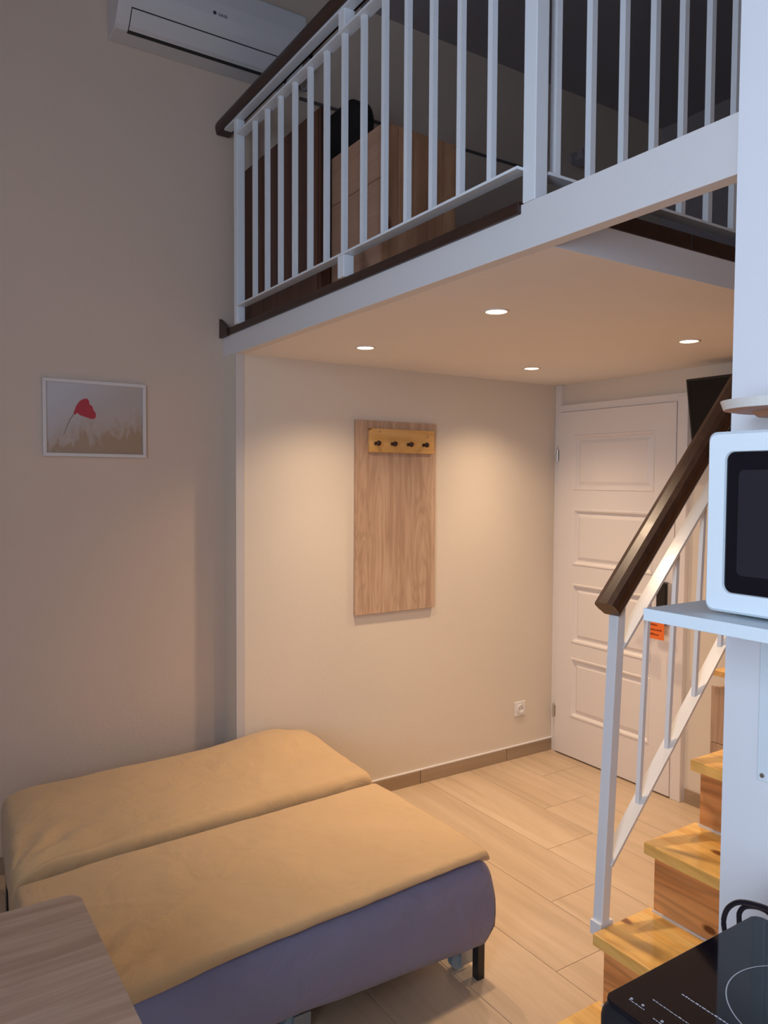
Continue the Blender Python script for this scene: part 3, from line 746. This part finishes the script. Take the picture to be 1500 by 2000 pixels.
def make_bed(tag_label, corners, ztop, zbot0, legs, casters, side_tuck=0.02):
    """folding bed: grey covered mattress on a low steel frame with legs and casters"""
    cx = sum(c[0] for c in corners)/4; cy = sum(c[1] for c in corners)/4
    b = thing('folding_bed', tag_label, 'bed', (cx, cy, 0), 'two folding beds pushed together')
    bm, top, loop = cloth_slab(corners, ztop, 0.3, 0.05, 40, 70, lambda u, v: 0.003*fbm(u, v, 7))
    prev = loop; zbf = lambda y: zbot0 + 0.070*max(0.0, -1.72-y)
    zbot = zbot0
    for k, (f, ins) in enumerate(((0.15, -0.004), (0.4, -0.006), (0.65, -0.002), (0.88, 0.010), (1.0, 0.016), (1.0, 0.05))):
        cur = []
        for v in loop:
            d = Vector((cx-v.co.x, cy-v.co.y, 0))
            # push inwards along each axis only near the rim
            sx_ = math.copysign(1, d.x) if abs(d.x) > 0.25 else 0
            sy_ = math.copysign(1, d.y) if abs(d.y) > 0.55 else 0
            wv = 0.006*noise.noise(Vector((v.co.x*9, v.co.y*9, k*0.9)))
            cur.append(bm.verts.new((v.co.x+sx_*(ins+wv), v.co.y+sy_*(ins+wv), (v.co.z) - (v.co.z-zbf(v.co.y)-0.008*noise.noise(Vector((v.co.x*5, v.co.y*5, 3))))*f)))
        for i in range(len(loop)):
            j = (i+1) % len(loop)
            bm.faces.new([prev[i], cur[i], cur[j], prev[j]])
        prev = cur
    bm.faces.new(prev)
    bmesh.ops.triangulate(bm, faces=[f for f in bm.faces if len(f.verts) > 4])
    obj('mattress', bm, m_grey, b, True)
    bm = BM()
    xs = sorted(c[0] for c in corners); x0, x1 = xs[1]+0.06, xs[2]-0.06
    yy = sorted(c[1] for c in corners); y0, y1 = yy[0]+0.06, yy[3]-0.07
    zz = lambda y: zbf(y)+0.02
    for a in [((x0, y0, zz(y0)), (x0, y1, zz(y1))), ((x1, y0, zz(y0)), (x1, y1, zz(y1))), ((x0, y0, zz(y0)), (x1, y0, zz(y0))), ((x0, y1, zz(y1)), (x1, y1, zz(y1)))]:
        add_tube(bm, a, 0.011, 8)
    obj('frame', bm, m_black, b)
    box('underbed_shade_block', x0+0.06, x1-0.10, y0+0.10, y1-0.06, 0.055, zbot0+0.03, m_black, b, bev=0.01)  # black block added where the bed folds, to deepen the shade underneath
    for (x, y) in legs:
        box('leg', x-0.014, x+0.014, y-0.014, y+0.014, 0.0, zbf(y)+0.03, m_black, b, bev=0.002)
    for (x, y) in casters:
        bm = BM(); r = 0.031
        add_cyl(bm, (x-0.012, y, r), 'x', r, r, 0.008, 24); add_cyl(bm, (x+0.004, y, r), 'x', r, r, 0.008, 24); add_cyl(bm, (x-0.016, y, r), 'x', 0.009, 0.009, 0.032, 12)
        c = obj('caster', bm, m_caster, b)
        bm = BM(); add_box(bm, x+0.018, x+0.024, y-0.005, y+0.05, 0.015, (zbot+0.02 if y > -1.9 else 0.06), 0.001); add_box(bm, x-0.004, x+0.004, y-0.012, y+0.012, r, zbf(y)+0.02)
        obj('caster_bracket', bm, m_galv, c)
    return b

near_c = [(0.79, -2.985), (1.463, -3.01), (1.402, -1.712), (0.72, -1.700)]
far_c = [(0.075, -2.940), (0.765, -2.990), (0.690, -1.690), (0.02, -1.690)]
make_bed('near folding bed with violet grey mattress side facing the stairs', [(0.80, -2.965), (1.460, -2.985), (1.405, -1.700), (0.715, -1.690)], 0.398, 0.122,
         [(1.362, -1.722), (0.78, -1.722), (1.37, -2.92), (0.84, -2.92)], [(1.285, -1.745), (1.262, -2.33), (0.82, -2.33)])
make_bed('far folding bed standing against the left wall', [(0.10, -2.925), (0.745, -2.97), (0.690, -1.690), (0.035, -1.690)], 0.385, 0.12,
         [(0.08, -1.75), (0.62, -1.722), (0.15, -2.92), (0.68, -2.92)], [(0.55, -1.80), (0.6, -2.33), (0.2, -2.33)])
def w_near(u, v):
    z = 0.0035*fbm(u*0.7, v*1.4, 5, 2.0)
    # pinched corner creases at the head, right side
    d = math.hypot((1-u)*0.66, v*1.3)
    if d < 0.42: z += 0.013*(1-d/0.42)*math.sin(math.atan2(v*1.3, (1-u)*0.66)*15+1.5*fbm(u, v, 6, 3.0))*min(1, d/0.06)
    d2 = math.hypot(u*0.66, v*1.3)
    if d2 < 0.25: z += -0.008*(1-d2/0.25)
    z += 0.008*math.sin(PI*u)*math.sin(PI*v) - 0.020*(1-u)**2
    for (cu, cv, an, ln, am) in ((0.62, 0.30, 0.5, 0.16, 0.004), (0.35, 0.55, 0.3, 0.2, 0.003), (0.8, 0.72, 0.7, 0.12, 0.003), (0.45, 0.15, -0.4, 0.15, 0.004), (0.85, 0.42, 0.15, 0.22, 0.004)):
        a_, b_ = (u-cu)*0.66, (v-cv)*1.3
        p_, q_ = a_*math.cos(an)+b_*math.sin(an), -a_*math.sin(an)+b_*math.cos(an)
        z += am*math.exp(-(q_/ln)**2)*math.exp(-(p_/0.014)**2)
    return z
def hem_near(x, y):
    t_ = (y+3.03)/1.33
    return 0.026*(1-t_) + 0.004 + (0.08 if y < -2.975 and x < 1.35 else 0.0)
o = obj('bed_sheet', sheet(near_c, 0.432, hem_near, 0.018, w_near, 0.010, 1.0, 0.012), m_sheet, None, True)
o.modifiers.new('s', 'SUBSURF').levels = 1; o.modifiers['s'].render_levels = 1
tag(o, 'tan cotton sheet spread over the near bed beside the violet grey side', 'sheet', 'tan sheets on the two beds')
def w_far(u, v):
    z = 0.004*fbm(u*0.8, v*1.3, 5, 7.0)
    # thick rounded lump at the foot against the wall
    dx, dy = (u-0.22)*0.68, (v-0.86)*1.34
    z += 0.042*math.exp(-(dx*dx/0.035+dy*dy/0.05))
    z += 0.010*math.sin(PI*u) + 0.014*u
    d = math.hypot((1-u)*0.66, v*1.3)
    if d < 0.38: z += 0.017*(1-d/0.38)*math.sin(math.atan2(v*1.3, (1-u)*0.66)*13+1.5*fbm(u, v, 6, 1.0))*min(1, d/0.06)
    if v < 0.07: z -= 0.02*(1-v/0.07)
    # creases running along the seam
    if u > 0.80: z += 0.006*math.sin((u-0.80)*62 + v*6 + 2.5*fbm(u, v, 3, 4.0))*(u-0.80)/0.20*(1.15-v)
    return z
def hem_far(x, y):
    t_ = (y+3.03)/1.34
    return 0.055*(1-t_)+0.030 + (0.10 if y < -2.93 else 0.0)
o = obj('bed_sheet', sheet(far_c, 0.425, hem_far, 0.040, w_far, 0.006, 5.0, 0.014, round_corner=(0.17, 3)), m_sheet, None, True)
o.modifiers.new('s', 'SUBSURF').levels = 1; o.modifiers['s'].render_levels = 1
tag(o, 'tan cotton sheet with a raised rounded end on the bed against the wall', 'sheet', 'tan sheets on the two beds')

# ------------------------------------------------------------------ table in the near left corner
tb = thing('table', 'oak-look table with rounded corner in the near left corner of the view', 'table', (1.95, -3.4, 0))
bm = BM(); tx0, tx1, ty0, ty1 = 1.522, 2.18, -3.95, -2.945
pts = []
for (cx_, cy_, a0) in ((tx1-0.03, ty1-0.03, 0), (tx0+0.035, ty1-0.035, 90), (tx0+0.03, ty0+0.03, 180), (tx1-0.03, ty0+0.03, 270)):
    rr_ = 0.03
    for k in range(7):
        a = math.radians(a0+15*k); pts.append((cx_+rr_*math.cos(a), cy_+rr_*math.sin(a)))
add_prism(bm, pts, 'z', 0.695, 0.720, 0.0015); obj('tabletop', bm, m_oakx, tb)
for (x, y) in ((tx0+0.06, ty0+0.06), (tx1-0.10, ty0+0.06), (tx0+0.06, ty1-0.10), (tx1-0.10, ty1-0.10)):
    box('leg', x, x+0.04, y, y+0.04, 0.0, 0.695, m_black, tb, bev=0.002)

# ------------------------------------------------------------------ cabinet and shelf beyond the stairs
cab = thing('low_cabinet', 'low oak-look cabinet against the back wall beyond the stairs', 'cabinet', (1.5, -0.15, 0))
box('body', 1.219, 1.79, -0.290, -0.011, 0.0, 0.69, m_oak, cab, bev=0.001)
box('side_panel', 1.217, 1.50, -0.300, -0.290, 0.02, 0.455, m_oak, cab, origin=(1.3, -0.3, 0.2)); box('side_panel', 1.217, 1.50, -0.300, -0.290, 0.458, 0.700, m_oak, cab, origin=(1.3, -0.3, 0.5))
box('door', 1.503, 1.79, -0.300, -0.290, 0.02, 0.700, m_oak, cab, origin=(1.6, -0.3, 0.5))
wsf = thing('wall_shelf', 'small light wooden shelf with dark bracket just above the low cabinet', 'shelf', (1.4, -0.15, 0.75))
box('board', 1.235, 1.75, -0.320, 0.0, 0.752, 0.776, m_pinehook, wsf, bev=0.002, label='light wooden board')
bm = BM(); add_box(bm, 1.290, 1.304, -0.27, -0.255, 0.708, 0.752); add_box(bm, 1.290, 1.34, -0.27, -0.25, 0.70, 0.712); add_box(bm, 1.29, 1.304, -0.26, 0.0, 0.74, 0.752)
obj('bracket', bm, m_black, wsf)

# ------------------------------------------------------------------ kitchen corner
ct = thing('kitchen_counter', 'grey kitchen worktop below the induction hob', 'counter', (3.1, -2.3, 0))
box('worktop', 2.532, 3.85, -2.60, -2.001, 0.862, 0.890, m_counter, ct, bev=0.002)
box('cabinet_body', 2.55, 3.84, -2.57, -2.001, 0.08, 0.862, m_white, ct)
box('plinth', 2.58, 3.82, -2.52, -2.001, 0.0, 0.08, m_black, ct)
for a in (2.552, 3.0, 3.42): box('door', a, a+0.40, -2.588, -2.57, 0.09, 0.858, m_shelf, ct, bev=0.002)
hb = thing('induction_hob', 'black glass portable induction hob lying on the worktop', 'hob', (2.71, -2.38, 0.89))
bm = BM(); add_box(bm, 2.568, 2.868, -2.552, -2.212, 0.896, 0.946, 0.018, 4); obj('housing', bm, m_black, hb, True)
bm = BM(); add_prism(bm, [(2.568+0.02+(0.0 if i else 0), 0) for i in range(0)] or [(2.574, -2.535), (2.574, -2.229), (2.578, -2.222), (2.585, -2.218), (2.851, -2.218), (2.858, -2.222), (2.862, -2.229), (2.862, -2.535), (2.858, -2.542), (2.851, -2.546), (2.585, -2.546), (2.578, -2.542)], 'z', 0.945, 0.950, 0.0012); gls = obj('glass_top', bm, m_glass, hb)
def ringmesh(cx_, cy_, z, r0, r1, n=64):
    bm = BM()
    a = [bm.verts.new((cx_+r0*math.cos(2*PI*k/n), cy_+r0*math.sin(2*PI*k/n), z)) for k in range(n)]
    b_ = [bm.verts.new((cx_+r1*math.cos(2*PI*k/n), cy_+r1*math.sin(2*PI*k/n), z)) for k in range(n)]
    for k in range(n): bm.faces.new([a[k], a[(k+1) % n], b_[(k+1) % n], b_[k]])
    return bm
obj('cooking_ring', ringmesh(2.728, -2.365, 0.9503, 0.0885, 0.0900), m_print, gls)
bm = BM(); random.seed(9)
def dashes(x0, x1, y, h, gap=0.0012, lo=0.002, hi=0.006):
    x = x0
    while x < x1:
        wd = random.uniform(lo, hi); add_box(bm, x, min(x+wd, x1), y, y+h*random.uniform(0.5, 1), 0.9500, 0.9503); x += wd+gap
dashes(2.625, 2.70, -2.462, 0.0022)
dashes(2.612, 2.69, -2.500, 0.0015)
dashes(2.596, 2.618, -2.524, 0.0014); dashes(2.633, 2.655, -2.527, 0.0014)
for x, y in ((2.597, -2.520), (2.612, -2.518), (2.642, -2.522)): add_cyl(bm, (x, y, 0.9500), 'z', 0.0018, 0.0018, 0.0004, 12)
obj('control_marks', bm, m_print, gls)['kind'] = 'stuff'
for (x, y) in ((2.60, -2.52), (2.83, -2.52), (2.60, -2.24), (2.83, -2.24)):
    bm = BM(); add_cyl(bm, (x, y, 0.890), 'z', 0.012, 0.012, 0.008, 12); obj('foot', bm, m_cord, hb)
hb.location.x -= 0.018
pcb = BM()
add_tube(pcb, spline([(2.86, -2.09, 0.896), (2.70, -2.13, 0.915), (2.60, -2.165, 0.932), (2.548, -2.170, 0.938), (2.507, -2.170, 0.929), (2.486, -2.170, 0.912), (2.477, -2.170, 0.890), (2.479, -2.170, 0.868), (2.488, -2.168, 0.857), (2.497, -2.165, 0.868), (2.499, -2.164, 0.887), (2.498, -2.162, 0.906), (2.510, -2.160, 0.921), (2.540, -2.158, 0.926), (2.59, -2.178, 0.915), (2.607, -2.207, 0.912)], 8), 0.0040, 10)
tag(obj('power_cable', pcb, m_cord, None, True), 'black power cable looping up behind the hob against the white wall', 'cable')

sh = thing('microwave_shelf', 'white laminate wall shelf carrying the microwave', 'shelf', (2.9, -2.15, 1.37))
box('board', 2.413, 3.3, -2.300, -2.001, 1.366, 1.385, m_shelf, sh, bev=0.0012)
bm = BM(); add_box(bm, 2.428, 2.452, -2.008, -2.0, 1.060, 1.366, 0.003); add_box(bm, 2.428, 2.452, -2.25, -2.0, 1.356, 1.366, 0.001)
br = obj('bracket', bm, m_shelf, sh)
bm = BM(); add_cyl(bm, (2.440, -2.0105, 1.072), 'y', 0.004, 0.004, 0.003, 12); obj('screw', bm, m_steel, br)
bm = BM(); add_box(bm, 3.1, 3.124, -2.008, -2.0, 1.060, 1.366, 0.003); add_box(bm, 3.1, 3.124, -2.25, -2.0, 1.356, 1.366, 0.001); obj('bracket', bm, m_shelf, sh)
mw = thing('microwave', 'white microwave oven with black door window on the wall shelf', 'microwave', (2.72, -2.15, 1.385))
MX0, MX1, MY, MZ0, MZ1 = 2.490, 2.94, -2.262, 1.391, 1.651
bm = BM(); add_box(bm, MX0+0.006, MX1-0.004, MY+0.022, -2.003, MZ0+0.004, MZ1-0.004, 0.004); obj('housing', bm, m_mw, mw)
def rrect(x0, x1, z0, z1, r, n=7):
    out = []
    for (cx_, cz_, a0) in ((x1-r, z1-r, 0), (x0+r, z1-r, 90), (x0+r, z0+r, 180), (x1-r, z0+r, 270)):
        for k in range(n): a = math.radians(a0+90*k/(n-1)); out.append((cx_+r*math.cos(a), cz_+r*math.sin(a)))
    return out
# door: frame with a window opening
bm = BM()
O = rrect(MX0, MX1, MZ0, MZ1, 0.012); I = rrect(MX0+0.030, MX1-0.11, MZ0+0.030, MZ1-0.030, 0.012)
def lp(pts, y): return [bm.verts.new((p[0], y, p[1])) for p in pts]
of = lp(rrect(MX0+0.004, MX1-0.004, MZ0+0.004, MZ1-0.004, 0.011), MY); om = lp(O, MY+0.005); ob_ = lp(O, MY+0.024); inf = lp(rrect(MX0+0.0285, MX1-0.1085, MZ0+0.0285, MZ1-0.0285, 0.013), MY); inb = lp(I, MY+0.006)
n = len(O)
for a, b_ in ((of, om), (om, ob_), (inf, of), (inb, inf)):
    for k in range(n): bm.faces.new([a[k], a[(k+1) % n], b_[(k+1) % n], b_[k]])
bm.faces.new(ob_)
dd = obj('door', bm, m_mw, mw)
bm = BM(); add_prism(bm, rrect(MX0+0.029, MX1-0.109, MZ0+0.029, MZ1-0.029, 0.012), 'y', MY+0.004, MY+0.008); wn = obj('door_window', bm, m_glass, dd, label='black glass door window')
bm = BM(); add_prism(bm, rrect(MX0+0.048, MX1-0.13, MZ0+0.055, MZ1-0.055, 0.008), 'y', MY+0.0036, MY+0.0041); obj('window_mesh', bm, m_glass2, dd)
bm = BM(); add_cyl(bm, (MX1-0.055, MY, MZ0+0.08), (0, -1, 0), 0.022, 0.02, 0.015, 24); obj('knob', bm, m_mw, mw)
bm = BM(); add_cyl(bm, (MX1-0.055, MY, MZ0+0.18), (0, -1, 0), 0.022, 0.02, 0.015, 24); obj('knob', bm, m_mw, mw)
for (x, y) in ((MX0+0.03, MY+0.035), (MX1-0.03, MY+0.035), (MX0+0.03, -2.04), (MX1-0.03, -2.04)):
    bm = BM(); add_cyl(bm, (x, y, 1.385), 'z', 0.008, 0.010, 0.012, 12); obj('foot', bm, m_steel, mw)
# small round wall shelf above the microwave
rs = thing('round_wall_shelf', 'small round pale shelf with wooden underside above the microwave', 'shelf', (2.50, -2.09, 1.70))
bm = BM(); add_cyl(bm, (2.505, -2.092, 1.693), 'z', 0.085, 0.090, 0.014, 48); obj('disc', bm, m_paleedge, rs)
bm = BM(); add_cyl(bm, (2.505, -2.092, 1.690), 'z', 0.070, 0.085, 0.003, 48); add_cyl(bm, (2.505, -2.092, 1.682), 'z', 0.035, 0.045, 0.008, 32); obj('underside', bm, m_trayw, rs)

# socket
sk = thing('wall_socket', 'white square power socket low on the wall near the door', 'socket', (0, -0.273, 0.28))
bm = BM(); add_box(bm, 0.0, 0.010, -0.315, -0.232, 0.242, 0.325, 0.004, 2); pl = obj('plate', bm, m_socket, sk)
bm = ringmesh(0, 0, 0, 0.019, 0.026, 28)
for f in list(bm.faces): pass
ext = bmesh.ops.extrude_face_region(bm, geom=list(bm.faces)); bmesh.ops.translate(bm, verts=[v for v in ext['geom'] if isinstance(v, bmesh.types.BMVert)], vec=(0, 0, 0.006))
bmesh.ops.transform(bm, matrix=Matrix.Translation((0.010, -0.273, 0.284)) @ Matrix.Rotation(PI/2, 4, 'Y'), verts=bm.verts)
obj('rim', bm, m_socket, sk)
bm = BM()
for y in (-0.283, -0.263): add_cyl(bm, (0.0100, y, 0.284), 'x', 0.0027, 0.0027, 0.0006, 12)
obj('contact_hole', bm, m_hole, sk)

for o in bpy.data.objects:
    if '_w' in o: del o['_w']
